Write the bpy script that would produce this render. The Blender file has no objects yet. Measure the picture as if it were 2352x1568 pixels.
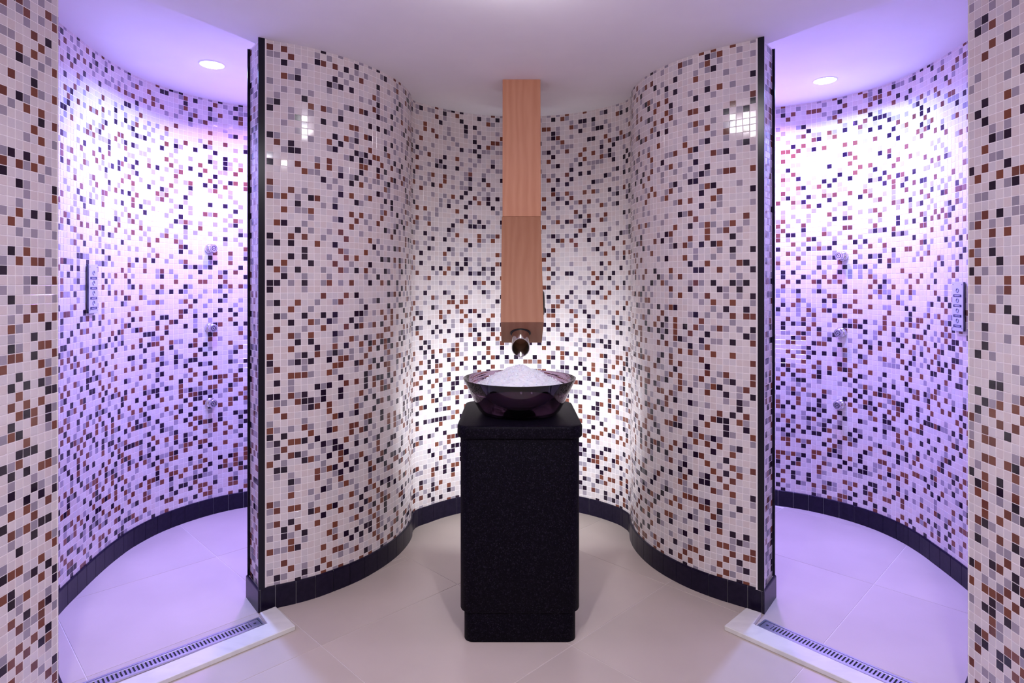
import bpy, bmesh, math, random
import numpy as np
from mathutils import Vector, Matrix

random.seed(7)
rng = np.random.default_rng(11)
scene = bpy.context.scene
COL = scene.collection

# ------------------------------------------------------------------ camera
E = 1.289            # eye height
FPX = 1415.0         # focal length in pixels of the 2352 px wide frame
cam_d = bpy.data.cameras.new('camera')
cam_d.sensor_width = 36.0
cam_d.lens = 36.0 * FPX / 2352.0
cam_d.shift_y = -134.0 / 2352.0
cam_d.clip_start = 0.05
cam = bpy.data.objects.new('camera', cam_d)
cam.location = (0, 0, E)
cam.rotation_euler = (math.radians(90), 0, 0)
COL.objects.link(cam)
scene.camera = cam

# ------------------------------------------------------------------ view, world
vs = scene.view_settings
scene.display_settings.display_device = 'sRGB'
vs.view_transform = 'Standard'
vs.look = 'None'
vs.gamma = 1.0
vs.use_curve_mapping = False
vs.exposure = 0.0
world = bpy.data.worlds.new('world')
scene.world = world
world.use_nodes = True
world.node_tree.nodes['Background'].inputs[0].default_value = (0.5, 0.45, 0.6, 1)
world.node_tree.nodes['Background'].inputs[1].default_value = 0.02

# ------------------------------------------------------------------ lights
ZC, ZS = 2.25, 2.31          # ceiling of the middle room, ceiling of the shower bays
LEFT_LAMP, RIGHT_LAMP = (-1.40, 2.875), (1.575, 3.10)

def area(name, loc, aim, size, power, colour, spread=180):
    d = bpy.data.lights.new(name, 'AREA')
    d.shape = 'DISK'; d.size = size; d.energy = power; d.color = colour
    d.spread = math.radians(spread)
    o = bpy.data.objects.new(name, d); COL.objects.link(o)
    o.location = loc
    o.rotation_euler = Vector(aim).to_track_quat('-Z', 'Y').to_euler()
    return o

BLUE = (0.25, 0.37, 1.0)
PINK = (0.46, 0.25, 1.0)
area('shower_light', (LEFT_LAMP[0], LEFT_LAMP[1], ZS - 0.016), (0, 0, -1), 0.09, 32, BLUE, 153)
area('shower_light', (-1.20, 3.22, ZS - 0.014), (0, 0, -1), 0.09, 29, PINK, 153)
area('shower_light', (RIGHT_LAMP[0], RIGHT_LAMP[1], ZS - 0.016), (0, 0, -1), 0.09, 32, BLUE, 153)
area('shower_light', (1.28, 3.30, ZS - 0.014), (0, 0, -1), 0.09, 29, PINK, 153)
area('niche_light', (0.035, 2.71, 0.60), (0, 1, 0.05), 0.18, 8.8, (0.88, 0.95, 1.0), 150)
area('room_fill_light', (-0.5, 0.3, ZC - 0.012), (0, 0, -1), 0.14, 23.0, (0.98, 0.955, 1.04), 170)  # unseen pair added behind the camera as fill for the room
area('room_fill_light', (0.5, 0.3, ZC - 0.012), (0, 0, -1), 0.14, 23.0, (0.98, 0.955, 1.04), 170)
LAMP_STRENGTH = 49.0
scene.cycles.diffuse_bounces = 8
scene.cycles.max_bounces = 14

# ------------------------------------------------------------------ materials
def mat(name, col=(0.8, 0.8, 0.8), rough=0.5, metal=0.0, spec=0.5, **kw):
    m = bpy.data.materials.new(name); m.use_nodes = True
    b = m.node_tree.nodes['Principled BSDF']
    b.inputs['Base Color'].default_value = (*col, 1)
    b.inputs['Roughness'].default_value = rough
    b.inputs['Metallic'].default_value = metal
    b.inputs['Specular IOR Level'].default_value = spec
    for k, v in kw.items():
        b.inputs[k.replace('_', ' ')].default_value = v
    return m

def nodes(m): return m.node_tree.nodes, m.node_tree.links

def add_noise_colour(m, c1, c2, scale=(1, 1, 1), detail=4, noise_scale=5.0, lo=0.35, hi=0.65, bump=0.0, distortion=0.0):
    N, L = nodes(m); b = N['Principled BSDF']
    tc = N.new('ShaderNodeTexCoord'); mp = N.new('ShaderNodeMapping')
    mp.inputs['Scale'].default_value = scale
    L.new(tc.outputs['Object'], mp.inputs['Vector'])
    nz = N.new('ShaderNodeTexNoise'); nz.inputs['Scale'].default_value = noise_scale
    nz.inputs['Detail'].default_value = detail; nz.inputs['Distortion'].default_value = distortion
    L.new(mp.outputs[0], nz.inputs['Vector'])
    cr = N.new('ShaderNodeValToRGB')
    cr.color_ramp.elements[0].position = lo; cr.color_ramp.elements[0].color = (*c1, 1)
    cr.color_ramp.elements[1].position = hi; cr.color_ramp.elements[1].color = (*c2, 1)
    L.new(nz.outputs['Fac'], cr.inputs[0]); L.new(cr.outputs[0], b.inputs['Base Color'])
    if bump:
        bp = N.new('ShaderNodeBump'); bp.inputs['Strength'].default_value = bump; bp.inputs['Distance'].default_value = 0.002
        L.new(nz.outputs['Fac'], bp.inputs['Height']); L.new(bp.outputs[0], b.inputs['Normal'])
    return m

TILE_COLOURS = [(0.63, 0.56, 0.57), (0.66, 0.59, 0.595), (0.60, 0.545, 0.57), (0.63, 0.54, 0.54),   # creams
                (0.32, 0.275, 0.33), (0.28, 0.245, 0.30),                                             # greys
                (0.178, 0.056, 0.036), (0.140, 0.042, 0.032),                                         # rusts
                (0.015, 0.006, 0.020), (0.022, 0.010, 0.027)]                                         # near black
TILE_M = [mat('mosaic_%d' % i, c, 0.08, 0, 0.32) for i, c in enumerate(TILE_COLOURS)]
M_GROUT = mat('grout', (0.84, 0.78, 0.79), 0.8)
M_CEIL = add_noise_colour(mat('ceiling_paint', rough=0.85, spec=0.2), (0.78, 0.76, 0.78), (0.82, 0.80, 0.82), noise_scale=3)
M_PLASTER = mat('plaster', (0.55, 0.48, 0.48), 0.8)
M_FLOOR = [add_noise_colour(mat('floor_porcelain', rough=0.33, spec=0.4), tuple(k * v for v in (0.47, 0.395, 0.355)), tuple(k * v for v in (0.54, 0.455, 0.41)),
                            noise_scale=2.6, detail=6, lo=0.3, hi=0.7) for k in (0.97, 1.0, 1.03)]
M_FGROUT = mat('floor_grout', (0.66, 0.60, 0.58), 0.9)
M_BASE = add_noise_colour(mat('baseboard_tile', rough=0.28, spec=0.2), (0.007, 0.004, 0.017), (0.012, 0.008, 0.025), noise_scale=60, detail=3)
M_BGROUT = mat('baseboard_grout', (0.42, 0.40, 0.42), 0.8)
M_TRIM = mat('black_trim', (0.004, 0.003, 0.010), 0.24, 0.0, 0.3)
M_MARBLE = add_noise_colour(mat('marble', rough=0.18, spec=0.5), (0.62, 0.60, 0.58), (0.70, 0.68, 0.65), scale=(3, 8, 3), noise_scale=1.6, detail=8, lo=0.3, hi=0.6, distortion=1.2)
M_STEEL = mat('brushed_steel', (0.62, 0.62, 0.66), 0.32, 1.0)
M_PANEL = mat('panel_steel', (0.58, 0.58, 0.66), 0.4, 0.45)
M_STEEL_D = mat('steel_edge', (0.10, 0.10, 0.14), 0.4, 1.0)
M_CHROME = mat('chrome', (0.72, 0.71, 0.74), 0.14, 1.0)
M_PIPE = mat('polished_pipe', (0.70, 0.67, 0.62), 0.14, 1.0)
M_WHITE = mat('white_metal', (0.8, 0.8, 0.82), 0.4)
M_DARK = mat('dark_void', (0.01, 0.01, 0.012), 0.6)
M_BLACKP = mat('black_plastic', (0.012, 0.011, 0.013), 0.35)
M_LABEL = mat('label_strip', (0.012, 0.010, 0.05), 0.4)
M_INK = mat('label_print', (0.55, 0.52, 0.75), 0.5)
M_RING = mat('button_ring', (0.20, 0.20, 0.30), 0.35, 0.8)

# beech veneer: long streaks along the duct
def wood(name, scale, k=1.0):
    m = mat(name, rough=0.5, spec=0.18)
    N, L = nodes(m); b = N['Principled BSDF']
    tc = N.new('ShaderNodeTexCoord'); mp = N.new('ShaderNodeMapping'); mp.inputs['Scale'].default_value = scale
    L.new(tc.outputs['Object'], mp.inputs['Vector'])
    wv = N.new('ShaderNodeTexWave'); wv.wave_type = 'BANDS'; wv.bands_direction = 'X'
    wv.inputs['Scale'].default_value = 1.4; wv.inputs['Distortion'].default_value = 9; wv.inputs['Detail'].default_value = 3
    wv.inputs['Detail Scale'].default_value = 1.2
    L.new(mp.outputs[0], wv.inputs['Vector'])
    nz = N.new('ShaderNodeTexNoise'); nz.inputs['Scale'].default_value = 9; nz.inputs['Detail'].default_value = 5
    L.new(mp.outputs[0], nz.inputs['Vector'])
    mx = N.new('ShaderNodeMix'); mx.data_type = 'FLOAT'; mx.inputs[0].default_value = 0.55
    L.new(wv.outputs['Fac'], mx.inputs[2]); L.new(nz.outputs['Fac'], mx.inputs[3])
    cr = N.new('ShaderNodeValToRGB')
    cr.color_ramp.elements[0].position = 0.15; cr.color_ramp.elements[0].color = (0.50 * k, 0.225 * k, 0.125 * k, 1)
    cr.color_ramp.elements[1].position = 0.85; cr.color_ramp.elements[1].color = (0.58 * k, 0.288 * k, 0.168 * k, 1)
    L.new(mx.outputs[0], cr.inputs[0]); L.new(cr.outputs[0], b.inputs['Base Color'])
    return m
M_WOOD = wood('beech_veneer', (6, 6, 0.9))
M_WOOD_SHADED = wood('beech_veneer_shaded', (6, 1.0, 1.0), 0.70)  # same veneer; shade on the down-tilted lower duct put into a darker colour

# black granite composite with pale specks
M_STONE = mat('speckled_black_stone', (0.008, 0.005, 0.012), 0.5, 0, 0.07)
def speckle():
    N, L = nodes(M_STONE); b = N['Principled BSDF']
    tc = N.new('ShaderNodeTexCoord')
    v = N.new('ShaderNodeTexVoronoi'); v.inputs['Scale'].default_value = 330
    L.new(tc.outputs['Object'], v.inputs['Vector'])
    sep = N.new('ShaderNodeSeparateColor'); L.new(v.outputs['Color'], sep.inputs[0])
    cr = N.new('ShaderNodeValToRGB')
    e = cr.color_ramp.elements
    e[0].position = 0.50; e[0].color = (0.0016, 0.0009, 0.0036, 1)
    e[1].position = 1.0; e[1].color = (0.015, 0.012, 0.022, 1)
    x = cr.color_ramp.elements.new(0.85); x.color = (0.005, 0.0035, 0.009, 1)
    L.new(sep.outputs[0], cr.inputs[0]); L.new(cr.outputs[0], b.inputs['Base Color'])
speckle()

M_GLASS = mat('smoked_glass', (0.31, 0.22, 0.31), 0.02, 0.0, 0.5, Transmission_Weight=1.0, IOR=1.45)
M_ICE = mat('crushed_ice', (0.86, 0.84, 0.89), 0.45, 0.0, 0.5, Subsurface_Weight=0.2, Subsurface_Scale=0.02)

def emission(name, colour, strength):
    m = bpy.data.materials.new(name); m.use_nodes = True
    N, L = nodes(m); N.remove(N['Principled BSDF'])
    e = N.new('ShaderNodeEmission'); e.inputs[0].default_value = (*colour, 1); e.inputs[1].default_value = strength
    L.new(e.outputs[0], N['Material Output'].inputs['Surface'])
    return m
M_LENS = emission('lamp_lens', (0.84, 0.88, 1.0), 24)
M_GLOBE = emission('lamp_globe', (1.0, 0.965, 1.03), LAMP_STRENGTH)
M_LEDLENS = emission('led_lens', (0.93, 0.97, 1.0), 8)

# ------------------------------------------------------------------ object helpers
def link(o, parent=None):
    COL.objects.link(o)
    if parent is not None: o.parent = parent
    return o

def tag(o, label=None, cat=None, group=None, kind=None):
    if label: o['label'] = label
    if cat: o['category'] = cat
    if group: o['group'] = group
    if kind: o['kind'] = kind
    return o

def empty(name, loc=(0, 0, 0), rotz=0.0):
    o = bpy.data.objects.new(name, None); o.empty_display_size = 0.1
    o.location = loc; o.rotation_euler = (0, 0, rotz)
    return link(o)

def np_mesh(name, verts, faces, mats, midx=None, smooth=False):
    """faces: int array (n, k) all with k corners, or list of tuples"""
    me = bpy.data.meshes.new(name)
    me.from_pydata([tuple(v) for v in verts], [], [tuple(f) for f in faces])
    for m in (mats if isinstance(mats, (list, tuple)) else [mats]): me.materials.append(m)
    if midx is not None: me.polygons.foreach_set('material_index', np.asarray(midx, dtype=np.int32))
    if smooth: me.polygons.foreach_set('use_smooth', [True] * len(me.polygons))
    me.update()
    return me

def fast_quads(name, V, F, mats, midx):
    """V (n,3) float, F (m,4) int"""
    me = bpy.data.meshes.new(name)
    me.vertices.add(len(V)); me.vertices.foreach_set('co', np.ascontiguousarray(V, dtype=np.float32).ravel())
    me.loops.add(F.size); me.loops.foreach_set('vertex_index', np.ascontiguousarray(F, dtype=np.int32).ravel())
    me.polygons.add(len(F)); me.polygons.foreach_set('loop_start', np.arange(0, F.size, 4, dtype=np.int32))
    for m in mats: me.materials.append(m)
    me.polygons.foreach_set('material_index', np.asarray(midx, dtype=np.int32))
    me.update(calc_edges=True); me.validate()
    me.shade_flat()
    return me

def mesh_obj(name, me, parent=None):
    return link(bpy.data.objects.new(name, me), parent)

def bm_obj(name, bm, m, parent=None, smooth=False, sharp=None):
    bmesh.ops.recalc_face_normals(bm, faces=bm.faces[:])
    me = bpy.data.meshes.new(name); bm.to_mesh(me); bm.free()
    for x in (m if isinstance(m, (list, tuple)) else [m]): me.materials.append(x)
    if smooth:
        me.polygons.foreach_set('use_smooth', [True] * len(me.polygons))
        me.set_sharp_from_angle(angle=math.radians(sharp or 35))
    return mesh_obj(name, me, parent)

def prism(poly, z0, z1, bevel=0.0, segs=2):
    bm = bmesh.new()
    lo = [bm.verts.new((x, y, z0)) for x, y in poly]; hi = [bm.verts.new((x, y, z1)) for x, y in poly]
    n = len(poly)
    bm.faces.new(lo[::-1]); bm.faces.new(hi)
    for i in range(n): bm.faces.new((lo[i], lo[(i + 1) % n], hi[(i + 1) % n], hi[i]))
    if bevel:
        bmesh.ops.recalc_face_normals(bm, faces=bm.faces[:])
        ed = [e for e in bm.edges if e.calc_face_angle(0) > 0.6]
        bmesh.ops.bevel(bm, geom=ed, offset=bevel, segments=segs, profile=0.5, affect='EDGES')
    return bm

def box(c, s, bevel=0.0, segs=2):
    x, y, z = c; a, b, h = s[0] / 2, s[1] / 2, s[2] / 2
    return prism([(x - a, y - b), (x + a, y - b), (x + a, y + b), (x - a, y + b)], z - h, z + h, bevel, segs)

def lathe(profile, n=48, axis=None, origin=(0, 0, 0), close=False):
    """profile (r, h) revolved about local z; axis maps z to a direction"""
    bm = bmesh.new()
    Q = Vector((0, 0, 1)).rotation_difference(Vector(axis)) if axis is not None else None
    rings = []
    for r, h in profile:
        if r < 1e-6: pts = [Vector((0, 0, h))]
        else: pts = [Vector((r * math.cos(2 * math.pi * i / n), r * math.sin(2 * math.pi * i / n), h)) for i in range(n)]
        if Q is not None: pts = [Q @ p for p in pts]
        rings.append([bm.verts.new(p + Vector(origin)) for p in pts])
    pairs = list(zip(rings, rings[1:])) + ([(rings[-1], rings[0])] if close else [])
    for a, b in pairs:
        if len(a) == 1 and len(b) == 1: continue
        for i in range(n):
            j = (i + 1) % n
            if len(a) == 1: bm.faces.new((a[0], b[i], b[j]))
            elif len(b) == 1: bm.faces.new((a[i], b[0], a[j]))
            else: bm.faces.new((a[i], b[i], b[j], a[j]))
    return bm

def torus(R, r, axis, origin, n=32, m=8):
    prof = [(R + r * math.cos(2 * math.pi * k / m), r * math.sin(2 * math.pi * k / m)) for k in range(m)]
    return lathe(prof, n, axis, origin, close=True)

# ------------------------------------------------------------------ plan curves (x, y) in metres, camera at the origin looking along +y
def spline(pts, step=0.004):
    P = [np.array(p, float) for p in pts]
    out = []
    for i in range(len(P) - 1):
        p0 = P[max(i - 1, 0)]; p1 = P[i]; p2 = P[i + 1]; p3 = P[min(i + 2, len(P) - 1)]
        n = max(2, int(np.linalg.norm(p2 - p1) / step))
        for t in np.linspace(0, 1, n, endpoint=False):
            out.append(0.5 * ((2 * p1) + (-p0 + p2) * t + (2 * p0 - 5 * p1 + 4 * p2 - p3) * t ** 2 + (-p0 + 3 * p1 - 3 * p2 + p3) * t ** 3))
    out.append(P[-1])
    return np.array(out)

def resample(C, pitch, start=0.0, end=None):
    s = np.concatenate([[0], np.cumsum(np.linalg.norm(np.diff(C, axis=0), axis=1))])
    end = s[-1] if end is None else end
    n = max(1, int(round((end - start) / pitch)))
    q = start + (end - start) * np.arange(n + 1) / n
    return np.stack([np.interp(q, s, C[:, 0]), np.interp(q, s, C[:, 1])], 1)

def left_normals(P):
    t = np.gradient(P, axis=0); t /= np.linalg.norm(t, axis=1)[:, None]
    return np.stack([-t[:, 1], t[:, 0]], 1)

NC, NR = (0.05, 2.905), 0.645       # circle of the middle niche
niche = [(NC[0] + NR * math.cos(a), NC[1] + NR * math.sin(a)) for a in np.radians(np.linspace(140, 36, 22))]
front_left = [(-0.99, 2.413), (-0.931, 2.446), (-0.863, 2.482), (-0.798, 2.527), (-0.744, 2.578), (-0.689, 2.636), (-0.642, 2.698), (-0.603, 2.765),
              (-0.568, 2.838), (-0.537, 2.925), (-0.515, 3.03), (-0.508, 3.13), (-0.515, 3.20), (-0.500, 3.26)]
front_right = [(0.592, 3.24), (0.605, 3.19), (0.593, 3.10), (0.592, 3.00), (0.605, 2.906), (0.628, 2.818), (0.659, 2.743), (0.697, 2.675),
               (0.741, 2.612), (0.792, 2.556), (0.846, 2.507), (0.922, 2.450), (0.981, 2.405)]
C_MID = spline(front_left + niche + front_right)[::-1]            # right to left: the room is on its left hand
ARC_L = [(-1.064, 2.546), (-0.96, 2.605), (-0.82, 2.69), (-0.715, 2.85), (-0.665, 3.02), (-0.685, 3.20), (-0.76, 3.36), (-0.88, 3.49), (-1.05, 3.585),
         (-1.25, 3.615), (-1.40, 3.592), (-1.522, 3.548), (-1.64, 3.464), (-1.741, 3.340), (-1.815, 3.19), (-1.848, 3.02), (-1.846, 2.88), (-1.830, 2.740),
         (-1.803, 2.590), (-1.762, 2.40), (-1.70, 2.22), (-1.60, 2.07), (-1.456, 1.943)]
ARC_R = [(1.058, 2.547), (0.99, 2.60), (0.90, 2.69), (0.80, 2.84), (0.75, 3.02), (0.77, 3.20), (0.84, 3.36), (0.96, 3.50), (1.13, 3.592),
         (1.33, 3.628), (1.44, 3.610), (1.532, 3.574), (1.68, 3.488), (1.802, 3.372), (1.89, 3.235), (1.935, 3.09), (1.945, 2.96), (1.938, 2.836),
         (1.910, 2.58), (1.86, 2.38), (1.77, 2.20), (1.65, 2.06), (1.456, 1.933)]
C_LEFT = spline(ARC_L)[::-1]        # near column -> behind -> jamb, room side on the left hand
C_RIGHT = spline(ARC_R)             # jamb -> behind -> near column
# orientation check: the room centre must be on the left of the path
def orient(C, inside):
    i = len(C) // 2; t = C[i + 1] - C[i]; d = np.array(inside) - C[i]
    return C if (t[0] * d[1] - t[1] * d[0]) > 0 else C[::-1]
C_MID = orient(C_MID, (0.05, 2.0)); C_LEFT = orient(C_LEFT, (-1.25, 3.0)); C_RIGHT = orient(C_RIGHT, (1.33, 3.0))
J_LEFT = np.array([(-0.99, 2.413), (-1.085, 2.530)]); J_RIGHT = np.array([(0.981, 2.405), (1.078, 2.530)])
K_LEFT = np.array([(-1.349, 1.843), (-1.449, 1.943)]); K_RIGHT = np.array([(1.345, 1.829), (1.449, 1.933)])
S_LEFT = np.array([(-1.349, 1.843), (-1.349, -1.2)]); S_RIGHT = np.array([(1.345, 1.829), (1.345, -1.2)])
def oriented_line(A, inside):
    t = A[1] - A[0]; d = np.array(inside) - A[0]
    return A if (t[0] * d[1] - t[1] * d[0]) > 0 else A[::-1]
J_LEFT = oriented_line(J_LEFT, (-1.3, 2.2)); J_RIGHT = oriented_line(J_RIGHT, (1.3, 2.2))
K_LEFT = oriented_line(K_LEFT, (-1.0, 2.4)); K_RIGHT = oriented_line(K_RIGHT, (1.0, 2.4))
S_LEFT = oriented_line(S_LEFT, (0, 0)); S_RIGHT = oriented_line(S_RIGHT, (0, 0))

OCC = [resample(c, 0.04) for c in (C_MID, C_LEFT, C_RIGHT)] + [J_LEFT, J_RIGHT, S_LEFT, S_RIGHT, K_LEFT, K_RIGHT]
OA = np.concatenate([c[:-1] for c in OCC]); OB = np.concatenate([c[1:] for c in OCC])
def sees(p):
    """plan visibility of p from the camera"""
    p = np.array(p) * 0.985
    d = OB - OA
    den = p[0] * d[:, 1] - p[1] * d[:, 0]
    den = np.where(np.abs(den) < 1e-9, 1e-9, den)
    t = (OA[:, 0] * d[:, 1] - OA[:, 1] * d[:, 0]) / den
    u = (OA[:, 0] * p[1] - OA[:, 1] * p[0]) / den
    return not np.any((t > 0.01) & (t < 1) & (u >= 0) & (u <= 1))

def plan_hit(px, C):
    """where the sight line of pixel column px meets curve C, farthest: point, left normal"""
    k = (px - 1176) / FPX
    f = C[:, 0] - k * C[:, 1]
    best = None
    for i in np.where(np.sign(f[:-1]) != np.sign(f[1:]))[0]:
        a = f[i] / (f[i] - f[i + 1]); p = C[i] * (1 - a) + C[i + 1] * a
        if best is None or p[1] > best[0][1]:
            t = C[min(i + 3, len(C) - 1)] - C[max(i - 3, 0)]; t /= np.linalg.norm(t)
            best = (p, np.array([-t[1], t[0]]))
    return best
def zpix(y, depth): return E - (y - 650) * depth / FPX

# ------------------------------------------------------------------ mosaic tiles
PITCH, GAP, TH = 0.0267, 0.0022, 0.0008
a_, b_ = (PITCH - GAP) / 2, (PITCH - GAP) / 2 - 0.0006
TV = np.array([(-a_, 0, -a_), (a_, 0, -a_), (a_, 0, a_), (-a_, 0, a_),
               (-a_, TH - 0.0005, -a_), (a_, TH - 0.0005, -a_), (a_, TH - 0.0005, a_), (-a_, TH - 0.0005, a_),
               (-b_, TH, -b_), (b_, TH, -b_), (b_, TH, b_), (-b_, TH, b_)])
TF = np.array([(8, 11, 10, 9)] + [(k, (k + 1) % 4, (k + 1) % 4 + 4, k + 4)[::-1] for k in range(4)] + [(k + 4, (k + 1) % 4 + 4, (k + 1) % 4 + 8, k + 8)[::-1] for k in range(4)])
TILE_MESH = [np_mesh('tile', TV, TF, m) for m in TILE_M]

def pattern(nc, zs, seed):
    """tile colours: sparse above, denser below chest height, like the photograph"""
    r = np.random.default_rng(seed)
    g = np.zeros((nc, len(zs)), int)
    dark = np.zeros((nc, len(zs)), bool)
    for j, z in enumerate(zs):
        k = 1 / (1 + math.exp((z - 1.14) / 0.05))
        pd, pr, pg = 0.094 + 0.100 * k, 0.106 + 0.082 * k, 0.190 - 0.040 * k
        u = r.random(nc); w = r.random(nc)
        for i in range(nc):
            f, h = 1.0, 1.0
            if i and dark[i - 1, j]: f *= 0.33 + 0.2 * k
            if j and dark[i, j - 1]: f *= 0.33 + 0.2 * k
            if i and g[i - 1, j] in (4, 5): h *= 0.35
            if j and g[i, j - 1] in (4, 5): h *= 0.35
            if u[i] < pd * f: g[i, j] = 8 + (w[i] > 0.5); dark[i, j] = True
            elif u[i] < (pd + pr) * f: g[i, j] = 6 + (w[i] > 0.6); dark[i, j] = True
            elif u[i] < (pd + pr) * f + pg * h: g[i, j] = 4 + (w[i] > 0.6)
            else: g[i, j] = int(w[i] * 4)
    return g

def tiled_wall(name, curves, ztops, label, seed, thick=0.02, z0=0.0, tile_from=0.05, limit=300, offset=0.0):
    """curves: list of plan polylines (room on the left). One backing mesh; the 300 largest tiles are children, the rest one stuff part"""
    BV, BF = [], []
    cols = []
    for C, zt in zip(curves, ztops):
        P = resample(C, PITCH)
        Nn = left_normals(P)
        P = P - Nn * 0.008
        n = len(P); base = len(BV)
        for k in range(n):
            q = P[k] - Nn[k] * thick
            BV += [(P[k][0], P[k][1], z0), (P[k][0], P[k][1], zt), (q[0], q[1], z0), (q[0], q[1], zt)]
        for k in range(n - 1):
            o = base + 4 * k; p = o + 4
            BF += [(o, o + 1, p + 1, p)[::-1], (o + 2, p + 2, p + 3, o + 3)[::-1], (o + 1, o + 3, p + 3, p + 1)[::-1], (o, p, p + 2, o + 2)[::-1]]
        BF += [(base, base + 2, base + 3, base + 1)[::-1], (o + 4, o + 5, o + 7, o + 6)[::-1]]
        for k in range(n - 1):
            cols.append((P[k], P[k + 1], zt))
    wall = mesh_obj(name, np_mesh(name, BV, BF, M_GROUT))
    tag(wall, label, 'wall', kind='structure')
    zt = max(ztops)
    zs = zt - 0.012 + PITCH / 2 - PITCH * np.arange(1 + int((zt - tile_from) / PITCH))
    G = pattern(len(cols), zs, seed)
    r = np.random.default_rng(seed + 100)
    R, T, M, A = [], [], [], []
    for i, (p, q, ztop) in enumerate(cols):
        m = (p + q) / 2; t = q - p; ln = np.linalg.norm(t); t = t / ln
        nn = np.array([-t[1], t[0]])
        vis = sees(m + nn * 0.01) and (nn @ (-m)) > 0 and m[1] > 0.3
        for j, z in enumerate(zs):
            if z > ztop + 0.004: continue
            h = min(z + PITCH / 2, ztop) - (z - PITCH / 2)
            if h < 0.008: continue
            zc, sz = (z, 1.0) if h > PITCH - 1e-6 else (z - PITCH / 2 + h / 2, h / PITCH)
            e1, e2 = r.normal(0, 0.009, 2)
            ax = np.array([t[0], t[1], 0.0]); ay = np.array([nn[0], nn[1], 0.0]); az = np.array([0, 0, 1.0])
            ay2 = ay + ax * e1 + az * e2; ay2 /= np.linalg.norm(ay2)
            ax2 = ax - ay2 * (ax @ ay2); ax2 /= np.linalg.norm(ax2); az2 = np.cross(ax2, ay2)
            R.append(np.stack([ax2 * (ln / PITCH), ay2, az2 * sz], 1)); T.append((m[0], m[1], zc)); M.append(G[i, j])
            ar = 0.0
            if vis:
                px = 1176 + FPX * m[0] / m[1]; py = 650 + FPX * (E - zc) / m[1]
                if 0 < px < 2352 and 0 < py < 1568 and zc > 0.10:
                    ar = sz * FPX ** 2 / m[1] ** 2 * (nn @ (-m)) / m[1]
            A.append(ar)
    R = np.array(R); T = np.array(T); M = np.array(M); A = np.array(A)
    order = np.argsort(-A)
    top = order[:limit][A[order[:limit]] > 0]
    rest = np.setdiff1d(np.arange(len(A)), top)
    for k in top:
        o = bpy.data.objects.new('tile', TILE_MESH[M[k]])
        m4 = np.eye(4); m4[:3, :3] = R[k]; m4[:3, 3] = T[k]
        o.matrix_basis = Matrix(m4.tolist())
        link(o, wall)
    V = np.einsum('nij,vj->nvi', R[rest], TV) + T[rest][:, None, :]
    F = (TF[None] + 12 * np.arange(len(rest))[:, None, None]).reshape(-1, 4)
    s = mesh_obj('mosaic_tiles', fast_quads('mosaic_tiles', V.reshape(-1, 3), F, TILE_M, np.repeat(M[rest], len(TF))), wall)
    s['kind'] = 'stuff'
    return wall

def joined(*cs): return cs
wall_mid = tiled_wall('wall_back', [C_MID], [ZC], 'wavy mosaic wall curving into the middle niche behind the black pedestal', 3)
wall_l = tiled_wall('wall_back_left', [K_LEFT, C_LEFT, J_LEFT], [ZC + 0.06, ZS, ZC], 'curved mosaic wall around the left shower bay, lit violet', 4)
wall_r = tiled_wall('wall_back_right', [J_RIGHT, C_RIGHT, K_RIGHT], [ZC, ZS, ZC + 0.06], 'curved mosaic wall around the right shower bay, lit violet', 5)
wall_nl = tiled_wall('wall_left', [S_LEFT], [ZC + 0.06], 'flat mosaic wall cut by the left edge of the photo', 6)
wall_nr = tiled_wall('wall_right', [S_RIGHT], [ZC + 0.06], 'flat mosaic wall cut by the right edge of the photo', 8)
wf = bm_obj('wall_front', box((0, -1.25, 1.15), (3.4, 0.08, 2.30)), M_PLASTER)
tag(wf, 'plain plaster wall behind the viewer', 'wall', kind='structure')

# ------------------------------------------------------------------ ceilings
soffit_l = [(-1.44, -1.3), (-1.44, 1.80), (-1.34, 1.955), (-1.251, 2.092), (-1.143, 2.252), (-1.045, 2.44), (-1.005, 2.53)]
soffit_r = [(1.0, 2.52), (1.051, 2.437), (1.173, 2.245), (1.311, 2.092), (1.40, 1.965), (1.44, 1.80), (1.44, -1.3)]
mid_off = resample(C_MID, 0.05); mo = mid_off - left_normals(mid_off) * 0.06
mo = [tuple(p) for p in mo if p[1] > 2.60][::-1]
cbm = prism(soffit_l + mo + soffit_r, ZC, ZS + 0.02)
ceil1 = bm_obj('ceiling', cbm, M_CEIL); tag(ceil1, 'lower white ceiling over the middle of the room', 'ceiling', kind='structure')
ceil2 = bm_obj('ceiling', prism([(-2.3, -1.3), (2.4, -1.3), (2.4, 3.95), (-2.3, 3.95)], ZS, ZS + 0.05), M_CEIL)
tag(ceil2, 'higher white ceiling over the two shower bays, lit violet', 'ceiling', kind='structure')

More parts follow.
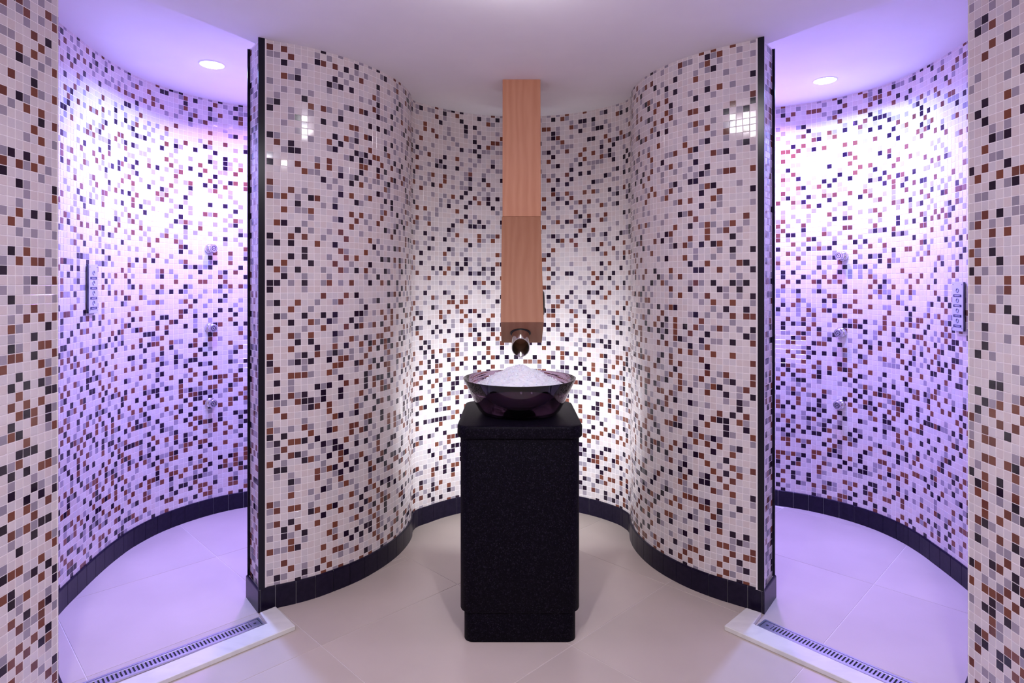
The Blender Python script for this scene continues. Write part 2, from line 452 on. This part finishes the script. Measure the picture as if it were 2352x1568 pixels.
# ------------------------------------------------------------------ floor: large porcelain tiles laid at 45 degrees
floor = bm_obj('floor', box((0.05, 1.3, -0.0324), (4.7, 5.3, 0.062)), M_FGROUT)
tag(floor, 'beige porcelain floor of large tiles laid diagonally', 'floor', kind='structure')
FT, g, s2 = 0.63, 0.0013, math.sqrt(0.5)
V_BREAKS = [1.70 + FT * k for k in range(-8, 6)]
U_ROOM = [2.03 + FT * k for k in range(-8, 6)]
U_LEFT = [u for u in U_ROOM if u < 2.2] + [2.376, 2.41, 3.04, 3.67, 4.30]      # the left shower bay is laid off the drain
tmesh = {}
def floor_tile(u0, u1, v0, v1, k):
    a, b = u1 - u0, v1 - v0
    key = (round(a, 3), round(b, 3), k)
    if key not in tmesh:
        bm = prism([(-b / 2 + g, -a / 2 + g), (b / 2 - g, -a / 2 + g), (b / 2 - g, a / 2 - g), (-b / 2 + g, a / 2 - g)], -0.004, 0.0, 0.0005, 1)
        bmesh.ops.recalc_face_normals(bm, faces=bm.faces[:])
        me = bpy.data.meshes.new('floor_tile'); bm.to_mesh(me); bm.free(); me.materials.append(M_FLOOR[k]); tmesh[key] = me
    u, v = (u0 + u1) / 2, (v0 + v1) / 2                     # u = (y - x) / sqrt 2, v = (x + y) / sqrt 2
    x, y = (v - u) * s2, (v + u) * s2
    if -1.2 < y < 3.95 and abs(x) < 2.0:
        o = bpy.data.objects.new('floor_tile', tmesh[key])
        o.location = (x, y, 0); o.rotation_euler = (0, 0, math.radians(45))
        link(o, floor)
for j, (v0, v1) in enumerate(zip(V_BREAKS, V_BREAKS[1:])):
    br = U_LEFT if v1 < 1.75 else U_ROOM
    for i, (u0, u1) in enumerate(zip(br, br[1:])): floor_tile(u0, u1, v0, v1, (i * 5 + j * 3) % 3)

# ------------------------------------------------------------------ baseboards
def baseboard(name, runs, label, height=0.09, th=0.011):
    """runs: list of (curve, [first piece length or None], pitch)"""
    root = None
    BV, BF = [], []
    pieces = []
    for C, first, pitch in runs:
        L = np.sum(np.linalg.norm(np.diff(C, axis=0), axis=1))
        cuts = [0.0]
        if first: cuts.append(first)
        rest = L - cuts[-1] - (first or 0)
        n = max(1, int(round(rest / pitch)))
        s0 = cuts[-1]
        for k in range(1, n + 1): cuts.append(s0 + rest * k / n)
        if first: cuts.append(L)
        for a, b in zip(cuts, cuts[1:]):
            if b - a < 0.004: continue
            pieces.append((resample(C, 0.027, a + 0.0011, b - 0.0011), None))
        P = resample(C, 0.03); N = left_normals(P); base = len(BV)
        for k in range(len(P)):
            f = P[k] + N[k] * (-0.004); q = P[k] - N[k] * 0.010
            BV += [(f[0], f[1], 0), (f[0], f[1], height - 0.002), (q[0], q[1], 0), (q[0], q[1], height - 0.002)]
        for k in range(len(P) - 1):
            o = base + 4 * k; p = o + 4
            BF += [(o, p, p + 1, o + 1), (o + 2, o + 3, p + 3, p + 2), (o + 1, p + 1, p + 3, o + 3)]
    root = mesh_obj(name, np_mesh(name, BV, BF, M_BGROUT))
    tag(root, label, 'baseboard', kind='structure')
    for P, _ in pieces:
        N = left_normals(P)
        bm = bmesh.new(); rings = []
        for k in range(len(P)):
            prof = [(-0.008, 0.0), (0.0, 0.0), (0.0, height - 0.006), (-0.0012, height - 0.002), (-0.004, height), (-0.008, height)]
            rings.append([bm.verts.new((P[k][0] + N[k][0] * d, P[k][1] + N[k][1] * d, z)) for d, z in prof])
        for a, b in zip(rings, rings[1:]):
            for q in range(6): bm.faces.new((a[q], b[q], b[(q + 1) % 6], a[(q + 1) % 6]))
        bm.faces.new(rings[0][::-1]); bm.faces.new(rings[-1])
        bm_obj('baseboard_tile', bm, M_BASE, root)
    return root

def shift(C, d): return C + left_normals(C) * d
def ext(A, a=0.0, b=0.0):
    t = (A[1] - A[0]) / np.linalg.norm(A[1] - A[0]); return np.array([A[0] - t * a, A[1] + t * b])
baseboard('baseboard_back', [(C_MID, 0.060, 0.079)], 'dark tile skirting along the wavy wall of the middle niche')
JL = shift(ext(J_LEFT, 0.006, 0.006), 0.006); JR = shift(ext(J_RIGHT, 0.006, 0.006), 0.006)
baseboard('baseboard_left', [(C_LEFT, None, 0.079), (JL, None, 0.5), (shift(K_LEFT, 0.006), None, 0.5)], 'dark tile skirting around the left shower bay')
baseboard('baseboard_right', [(C_RIGHT, None, 0.079), (JR, None, 0.5), (shift(K_RIGHT, 0.006), None, 0.5)], 'dark tile skirting around the right shower bay')
baseboard('baseboard_front', [(S_LEFT, None, 0.16)], 'dark tile skirting along the near left wall')
baseboard('baseboard_front', [(S_RIGHT, None, 0.16)], 'dark tile skirting along the near right wall')

# ------------------------------------------------------------------ black corner trims on the partition ends
def trim(name, corner, along_room, along_jamb, z1, label, leg=0.024, leg2=0.004, proud=0.006):
    c = np.array(corner); r = np.array(along_room, float); r /= np.linalg.norm(r)
    j = np.array(along_jamb, float); j /= np.linalg.norm(j)
    o = -(r + j); o /= np.linalg.norm(o)
    # L profile that wraps the corner, standing 4 mm proud of the tiles
    nr = np.array([-r[1], r[0]]); nr = nr if nr @ -c > 0 else -nr
    nj = o - r * (o @ r) * 0
    nj = np.array([-j[1], j[0]]); nj = nj if nj @ o > 0 else -nj
    e = c + o * proud
    poly = [e, e + r * leg, e + r * leg - nr * 0.006, c - o * 0.010, e + j * leg2 - nj * 0.006, e + j * leg2]
    bm = prism([tuple(p) for p in poly], 0.088, z1, 0.0)
    return tag(bm_obj(name, bm, M_TRIM), label, 'trim', kind='structure')
trim('trim_1', (-0.99, 2.413), (0.059, 0.033), (-0.095, 0.117), ZC, 'black metal edge strip on the front corner of the left partition')
trim('trim_2', (0.981, 2.405), (-0.059, 0.045), (0.097, 0.125), ZC, 'black metal edge strip on the front corner of the right partition')
trim('trim_3', (-1.085, 2.530), (0.095, -0.117), (0.12, 0.058), ZC, 'thin black edge strip on the back corner of the left partition end', 0.004, 0.030, 0.0025)
trim('trim_4', (1.078, 2.530), (-0.097, -0.125), (-0.069, 0.05), ZC, 'thin black edge strip on the back corner of the right partition end', 0.006, 0.030, 0.003)

# ------------------------------------------------------------------ marble thresholds and linear drains
def threshold(poly, label):
    o = bm_obj('marble_threshold', prism(poly, 0.0, 0.018, 0.002, 1), M_MARBLE)
    return tag(o, label, 'threshold', 'pale marble thresholds of the shower bays')
threshold([(-0.974, 2.380), (-0.930, 2.425), (-0.804, 2.288), (-1.318, 1.775), (-1.345, 1.775), (-1.345, 1.865), (-0.915, 2.305)],
          'pale marble threshold slab in front of the left shower bay')
threshold([(0.962, 2.378), (0.918, 2.415), (0.788, 2.288), (1.087, 1.959), (1.255, 1.775), (1.330, 1.775), (1.330, 1.797), (1.189, 1.959), (0.901, 2.301)],
          'pale marble threshold slab in front of the right shower bay')

def drain(origin, direction, length, width, label, flip):
    """linear drain: origin = middle of its end next to the partition"""
    ang = math.atan2(direction[1], direction[0])
    root = empty('linear_drain', (origin[0], origin[1], 0.0), ang)
    tag(root, label, 'drain', 'stainless linear floor drains')
    w = width / 2
    # tray
    bm_obj('tray', box((length / 2, 0, 0.0006), (length, width, 0.0012)), M_DARK, root)
    fr = bmesh.new()
    for c, s in (((length / 2, w - 0.0035, 0.003), (length, 0.007, 0.006)), ((length / 2, -w + 0.0035, 0.003), (length, 0.007, 0.006)),
                 ((0.0035, 0, 0.003), (0.007, width - 0.014, 0.006)), ((length - 0.0035, 0, 0.003), (0.007, width - 0.014, 0.006))):
        b2 = box(c, s); me = bpy.data.meshes.new('tmp'); b2.to_mesh(me); b2.free(); fr.from_mesh(me); bpy.data.meshes.remove(me)
    bm_obj('frame', fr, M_STEEL, root)
    # grate: two side rails, two end plates, cross bars one by one
    x0, x1 = 0.009, length - 0.009
    wi = w - 0.009
    for sy in (-1, 1):
        bm_obj('rail', box(((x0 + x1) / 2, sy * (wi - 0.0035), 0.0030), (x1 - x0, 0.007, 0.004), 0.0006, 1), M_STEEL, root)
    for c0, c1 in ((x0, x0 + 0.034), (x1 - 0.034, x1)):
        pl = bm_obj('end_plate', box(((c0 + c1) / 2, 0, 0.0030), (c1 - c0, 2 * (wi - 0.007), 0.004)), M_STEEL, root)
        bm_obj('finger_hole', lathe([(0, 0.0052), (0.0055, 0.0052), (0.0055, 0.002)], 16, None, ((c0 + c1) / 2, 0, 0.0)), M_DARK, pl)
    a, b = x0 + 0.034, x1 - 0.034
    n = int(round((b - a) / 0.0122)); p = (b - a) / n
    bb = box((0, 0, 0.0030), (p - 0.0056, 2 * (wi - 0.007), 0.004)); me = bpy.data.meshes.new('grate_bar'); bb.to_mesh(me); bb.free(); me.materials.append(M_STEEL)
    for k in range(n):
        o = bpy.data.objects.new('grate_bar', me); o.location = (a + p * (k + 0.5) , 0, 0); link(o, root)
    return root
drain((-0.952, 2.344), (-0.72, -0.69), 0.64, 0.066, 'slotted steel floor drain across the left shower bay', 1)
drain((0.942, 2.332), (0.652, -0.758), 0.63, 0.066, 'slotted steel floor drain across the right shower bay', -1)

# ------------------------------------------------------------------ black stone pedestal
def rounded(cx, cy, w, d, r, n=8):
    out = []
    for sx, sy, a0 in ((1, -1, -90), (1, 1, 0), (-1, 1, 90), (-1, -1, 180)):
        ox, oy = cx + sx * (w / 2 - r), cy + sy * (d / 2 - r)
        for k in range(n + 1):
            a = math.radians(a0 + 90 * k / n); out.append((ox + r * math.cos(a), oy + r * math.sin(a)))
    return out
PX, PY = 0.0285, 2.437
ped = empty('pedestal', (PX, PY, 0))
tag(ped, 'square black speckled stone pedestal with an overhanging cap standing in the middle of the floor', 'pedestal')
bm_obj('plinth', prism(rounded(0, 0, 0.404, 0.452, 0.035), 0.0, 0.112, 0.003), M_STONE, ped, True)
bm_obj('body', prism(rounded(0, 0, 0.432, 0.470, 0.045), 0.108, 0.736, 0.006), M_STONE, ped, True)
bm_obj('cap', prism(rounded(0, 0, 0.455, 0.492, 0.055), 0.732, 0.778, 0.008, 3), M_STONE, ped, True)
lampb = bm_obj('back_lamp', lathe([(0, 0.0), (0.09, 0.0), (0.09, 0.016), (0.083, 0.018)], 32, (0, 1, 0), (0.006, 0.2345, 0.60)), M_BLACKP, ped, True)
bm_obj('lens', lathe([(0.083, 0.017), (0, 0.017)], 32, (0, 1, 0), (0.006, 0.2345, 0.60)), M_LEDLENS, lampb)

# ------------------------------------------------------------------ smoked glass bowl and crushed ice
BX, BY, BZ = 0.030, 2.440, 0.7785
outer = [(0, 0.0), (0.135, 0.0), (0.152, 0.004), (0.163, 0.016), (0.179, 0.046), (0.198, 0.086), (0.222, 0.134)]
inner = [(0.2225, 0.1375), (0.2185, 0.1365), (0.193, 0.088), (0.173, 0.048), (0.156, 0.020), (0.146, 0.0095), (0.13, 0.006), (0, 0.006)]
bowl = bm_obj('glass_bowl', lathe(outer + inner, 96), M_GLASS, None, True, 50)
bowl.location = (BX, BY, BZ)
tag(bowl, 'round smoked glass bowl with flared sides on the black pedestal', 'bowl')

def ice():
    bm = bmesh.new()
    n, rr = 72, 26
    rs = [0.182 * k / rr for k in range(rr + 1)]
    from mathutils import noise as nz
    def ztop(x, y):
        r = math.hypot(x, y); q = r / 0.182
        h = 0.188 - 0.086 * (q ** 1.25)
        h += 0.0055 * nz.noise(Vector((x * 45, y * 45, 1.3))) + 0.004 * nz.noise(Vector((x * 110, y * 110, 4.1))) + 0.0025 * nz.noise(Vector((x * 230, y * 230, 7.7)))
        return h
    top = []
    for k, r in enumerate(rs):
        if k == 0: top.append([bm.verts.new((0, 0, ztop(0, 0)))]); continue
        ring = []
        for i in range(n):
            a = 2 * math.pi * (i + 0.5 * (k % 2)) / n
            x, y = r * math.cos(a), r * math.sin(a)
            e = 1 + (0.04 * nz.noise(Vector((math.cos(a) * 4, math.sin(a) * 4, 2))) if k == rr else 0)
            ring.append(bm.verts.new((x * e, y * e, ztop(x, y))))
        top.append(ring)
    low = [[bm.verts.new((r * math.cos(2 * math.pi * i / n), r * math.sin(2 * math.pi * i / n), z)) for i in range(n)]
           for r, z in ((0.172, 0.092), (0.145, 0.070), (0.11, 0.040), (0.06, 0.016))]
    cb = bm.verts.new((0, 0, 0.009))
    rings = top[1:] + low
    for i in range(n): bm.faces.new((top[0][0], top[1][i], top[1][(i + 1) % n]))
    for a, b in zip(rings, rings[1:]):
        for i in range(n): bm.faces.new((a[i], b[i], b[(i + 1) % n], a[(i + 1) % n]))
    for i in range(n): bm.faces.new((low[-1][i], cb, low[-1][(i + 1) % n]))
    R = random.Random(5)
    for k in range(1500):
        r = 0.185 * math.sqrt(R.random()); a = R.random() * 6.2832
        x, y = r * math.cos(a), r * math.sin(a); z = ztop(x, y) - 0.001
        s = R.uniform(0.002, 0.0052)
        M = Matrix.Translation((x, y, z)) @ Matrix.Rotation(R.random() * 6.28, 4, Vector((R.random(), R.random(), R.random() + 0.1)).normalized()) @ Matrix.Diagonal((s, s * R.uniform(0.6, 1.2), s * R.uniform(0.5, 1.1), 1))
        vv = [bm.verts.new(M @ Vector(p)) for p in ((1, 0, 0), (-1, 0, 0), (0, 1, 0), (0, -1, 0), (0, 0, 1), (0, 0, -1))]
        for f in ((0, 2, 4), (2, 1, 4), (1, 3, 4), (3, 0, 4), (2, 0, 5), (1, 2, 5), (3, 1, 5), (0, 3, 5)): bm.faces.new([vv[q] for q in f])
    o = bm_obj('crushed_ice', bm, M_ICE)
    o.location = (BX, BY, BZ)
    return tag(o, 'white heap of crushed ice piled in the smoked glass bowl', 'ice', kind='stuff')
ice()

# ------------------------------------------------------------------ wooden ice chute
CX, CW = 0.045, 0.179
def side_prism(poly, cx, w, bevel=0.0):
    """poly in (y, z), extruded across x"""
    bm = bmesh.new()
    A = [bm.verts.new((cx - w / 2, y, z)) for y, z in poly]; B = [bm.verts.new((cx + w / 2, y, z)) for y, z in poly]
    n = len(poly)
    bm.faces.new(A); bm.faces.new(B[::-1])
    for i in range(n): bm.faces.new((A[i], B[i], B[(i + 1) % n], A[(i + 1) % n]))
    if bevel:
        bmesh.ops.recalc_face_normals(bm, faces=bm.faces[:])
        bmesh.ops.bevel(bm, geom=bm.edges[:], offset=bevel, segments=2, profile=0.5, affect='EDGES')
    return bm
chute = empty('ice_chute', (CX, 3.0, ZC))
tag(chute, 'square beech wood chute hanging from the ceiling above the bowl of ice', 'chute')
def to_root(o, root):
    o.parent = root; o.matrix_parent_inverse = Matrix.Identity(4)
    o.location = Vector(o.location) - Vector(root.location); return o
up = bm_obj('upper_duct', side_prism([(2.906, ZC), (2.878, 1.600), (3.08, 1.535), (3.095, ZC)], CX, CW, 0.0015), M_WOOD); to_root(up, chute)
lo = bm_obj('lower_duct', side_prism([(2.8775, 1.599), (2.585, 1.125), (2.763, 1.0215), (3.0795, 1.534)], CX - 0.002, CW + 0.002, 0.0015), M_WOOD_SHADED); to_root(lo, chute)
ax = Vector((0, -0.525, -0.851)).normalized(); e2 = Vector((0, 0.851, -0.525)).normalized(); e1 = Vector((1, 0, 0))
PC = Vector((0.037, 2.674, 1.073))
def pipe():
    bm = bmesh.new(); n = 48; Ro, Ri, Lp = 0.0385, 0.0355, 0.070
    def ring(R, cut, s0):
        out = []
        for i in range(n):
            t = 2 * math.pi * i / n; p, q = R * math.cos(t), R * math.sin(t)
            out.append(bm.verts.new(PC + e1 * p + e2 * q + ax * ((Lp + q * 0.683) if cut else s0)))
        return out
    rs = [ring(Ro, False, -0.03), ring(Ro, True, 0), ring(Ri, True, 0), ring(Ri, False, -0.10)]
    for a, b in zip(rs, rs[1:]):
        for i in range(n): bm.faces.new((a[i], b[i], b[(i + 1) % n], a[(i + 1) % n]))
    return bm
to_root(bm_obj('outlet_pipe', pipe(), M_PIPE, None, True), chute)
to_root(bm_obj('pipe_collar', lathe([(0.0390, 0.0), (0.0445, 0.0), (0.0445, 0.003), (0.0390, 0.004)], 40, tuple(ax), tuple(PC), close=True), M_DARK), chute)
cov = bm_obj('round_cover', lathe([(0.0, 0.009), (0.050, 0.009), (0.056, 0.005), (0.057, 0.0), (0.0, 0.0)], 40, (1, 0, 0), (CX - 0.002 + CW / 2 + 0.001, 2.735, 1.199)), M_BLACKP); to_root(cov, chute)
cov['label'] = 'round black cover on the right side'
kn = bm_obj('knob', lathe([(0.0, 0.016), (0.0075, 0.015), (0.0085, 0.008), (0.0, 0.008)], 20, (1, 0, 0), (0, 0, -0.026)), M_BLACKP)
kn.parent = cov
kn.location = (CX - 0.002 + CW / 2 + 0.001, 2.735, 1.199)

# ------------------------------------------------------------------ shower fittings
def wall_frame(px, y, C):
    p, n = plan_hit(px, C)
    return Vector((p[0], p[1], zpix(y, p[1]))), Vector((n[0], n[1], 0))

def rot_from(n):           # local +y = wall normal, z up
    return math.atan2(n.y, n.x) - math.pi / 2

def body_jet(px, y, C, label, aim):
    p, n = wall_frame(px, y, C)
    root = empty('body_jet', p - n * 0.004, rot_from(n))
    tag(root, label, 'shower jet', 'chrome body jets in the shower bays')
    bm_obj('flange', lathe([(0, 0), (0.0275, 0), (0.0275, 0.003), (0.024, 0.009), (0.017, 0.013), (0, 0.013)], 32, (0, 1, 0)), M_CHROME, root, True)
    bm_obj('neck', lathe([(0.012, 0.010), (0.012, 0.022), (0.0, 0.022)], 20, (0, 1, 0)), M_CHROME, root, True)
    a = Vector(aim).normalized()
    c = Vector((0, 0.024, 0)) + a * 0.004
    hd = bm_obj('head', lathe([(0, -0.016), (0.010, -0.014), (0.019, -0.006), (0.0235, 0.004), (0.0235, 0.012), (0.021, 0.015), (0.019, 0.0155), (0.018, 0.0135), (0, 0.0135)], 32, tuple(a), tuple(c)), M_CHROME, root, True)
    bm_obj('spray_ring', torus(0.0115, 0.002, tuple(a), tuple(c + a * 0.0140), 28, 6), M_STEEL_D, hd)
    bm_obj('spray_hole', lathe([(0.0035, 0.0136), (0.0035, 0.0150), (0, 0.0150)], 14, tuple(a), tuple(c)), M_STEEL_D, hd)
for px, y, lab in ((483, 571, 'topmost of the three chrome jets on the left shower wall'), (483, 752, 'middle of the three chrome jets on the left shower wall'),
                   (483, 924, 'lowest of the three chrome jets on the left shower wall')):
    body_jet(px, y, C_LEFT, lab, (-0.25, 1, 0.05) if y < 600 else (-0.1, 1, -0.15))
for px, y, lab in ((1935, 588, 'topmost of the three chrome jets on the right shower wall'), (1932, 763, 'middle of the three chrome jets on the right shower wall'),
                   (1930, 928, 'lowest of the three chrome jets on the right shower wall')):
    body_jet(px, y, C_RIGHT, lab, (0.25, 1, 0.05) if y < 600 else (0.1, 1, -0.15))

def control_panel(px, y0, y1, C, label, side):
    p, n = plan_hit(px, C)
    zt, zb = zpix(y0, p[1]), zpix(y1, p[1]); H = zt - zb; W = 0.076
    root = empty('control_panel', (p[0] - n[0] * 0.004, p[1] - n[1] * 0.004, zb), math.atan2(n[1], n[0]) - math.pi / 2)
    tag(root, label, 'control panel', 'steel shower control panels')
    bm_obj('housing', box((0, 0.004, H / 2), (W - 0.002, 0.008, H - 0.002)), M_STEEL_D, root)
    bm_obj('face_plate', box((0, 0.0095, H / 2), (W, 0.003, H), 0.0008, 1), M_PANEL, root)
    for k in range(4):
        z = H * (0.825 - 0.205 * k); zl = H * (0.718 - 0.205 * k)
        bt = bm_obj('button', torus(0.0085, 0.0016, (0, 1, 0), (0, 0.0112, z), 24, 6), M_RING, root)
        bm_obj('button_mark', box((0.003 * side, 0.0112, z + 0.004), (0.003, 0.0012, 0.007)), M_RING, bt)
        ls = bm_obj('label_strip', box((0, 0.0112, zl), (W * 0.76, 0.0012, 0.0105)), M_LABEL, root)
        mk = bmesh.new(); R = random.Random(k + 3); x = -W * 0.24
        while x < W * 0.24:
            w = R.uniform(0.0018, 0.0034)
            b2 = box((x + w / 2, 0.0119, zl + R.uniform(-0.0004, 0.0004)), (w, 0.0006, R.uniform(0.0028, 0.0042)))
            me = bpy.data.meshes.new('tmp'); b2.to_mesh(me); b2.free(); mk.from_mesh(me); bpy.data.meshes.remove(me)
            x += w + 0.0011
        bm_obj('print', mk, M_INK, ls)
    sc = lathe([(0, 0.0012), (0.0018, 0.001), (0.0022, 0)], 12, (0, 1, 0)); me = bpy.data.meshes.new('screw'); sc.to_mesh(me); sc.free(); me.materials.append(M_STEEL_D)
    for sx in (-1, 1):
        for z in (0.012, H - 0.012):
            o = bpy.data.objects.new('screw', me); o.location = (sx * (W / 2 - 0.006), 0.0108, z); link(o, root)
control_panel(211, 607, 719, C_LEFT, 'slim steel panel of four touch buttons on the left shower wall', -1)
control_panel(2203, 647, 760, C_RIGHT, 'slim steel panel of four touch buttons on the right shower wall', 1)

# ------------------------------------------------------------------ lamps
def downlight(x, y, z, label, lens, r=0.052):
    root = empty('downlight', (x, y, z)); tag(root, label, 'ceiling light', 'recessed ceiling downlights')
    bm_obj('trim_ring', lathe([(r, 0.0), (r + 0.006, 0.0), (r + 0.006, -0.001), (r + 0.003, -0.003), (r, -0.004)], 40, None, (0, 0, 0), close=True), M_WHITE, root, True)
    bm_obj('lens', lathe([(r, -0.001), (r * 0.8, -0.008), (r * 0.5, -0.012), (0, -0.014)], 40), lens, root, True)
downlight(LEFT_LAMP[0], LEFT_LAMP[1], ZS, 'bright round downlight in the ceiling of the left shower bay', M_LENS)
downlight(RIGHT_LAMP[0], RIGHT_LAMP[1], ZS, 'bright round downlight in the ceiling of the right shower bay', M_LENS)
lamp = empty('ceiling_lamp', (0.01, 1.76, ZC))
tag(lamp, 'round opal globe lamp on the middle ceiling, above the top edge of the photo', 'ceiling light')
bm_obj('lamp_base', lathe([(0, 0), (0.075, 0), (0.075, -0.010), (0.05, -0.014), (0, -0.014)], 40), M_STEEL, lamp, True)
bm_obj('lamp_globe', lathe([(0.05, -0.012), (0.080, -0.022), (0.095, -0.040), (0.095, -0.056), (0.080, -0.076), (0.05, -0.090), (0, -0.096)], 40), M_GLOBE, lamp, True)

# ------------------------------------------------------------------ real instance names stay Blender's own (.001 ...)
bpy.context.view_layer.update()
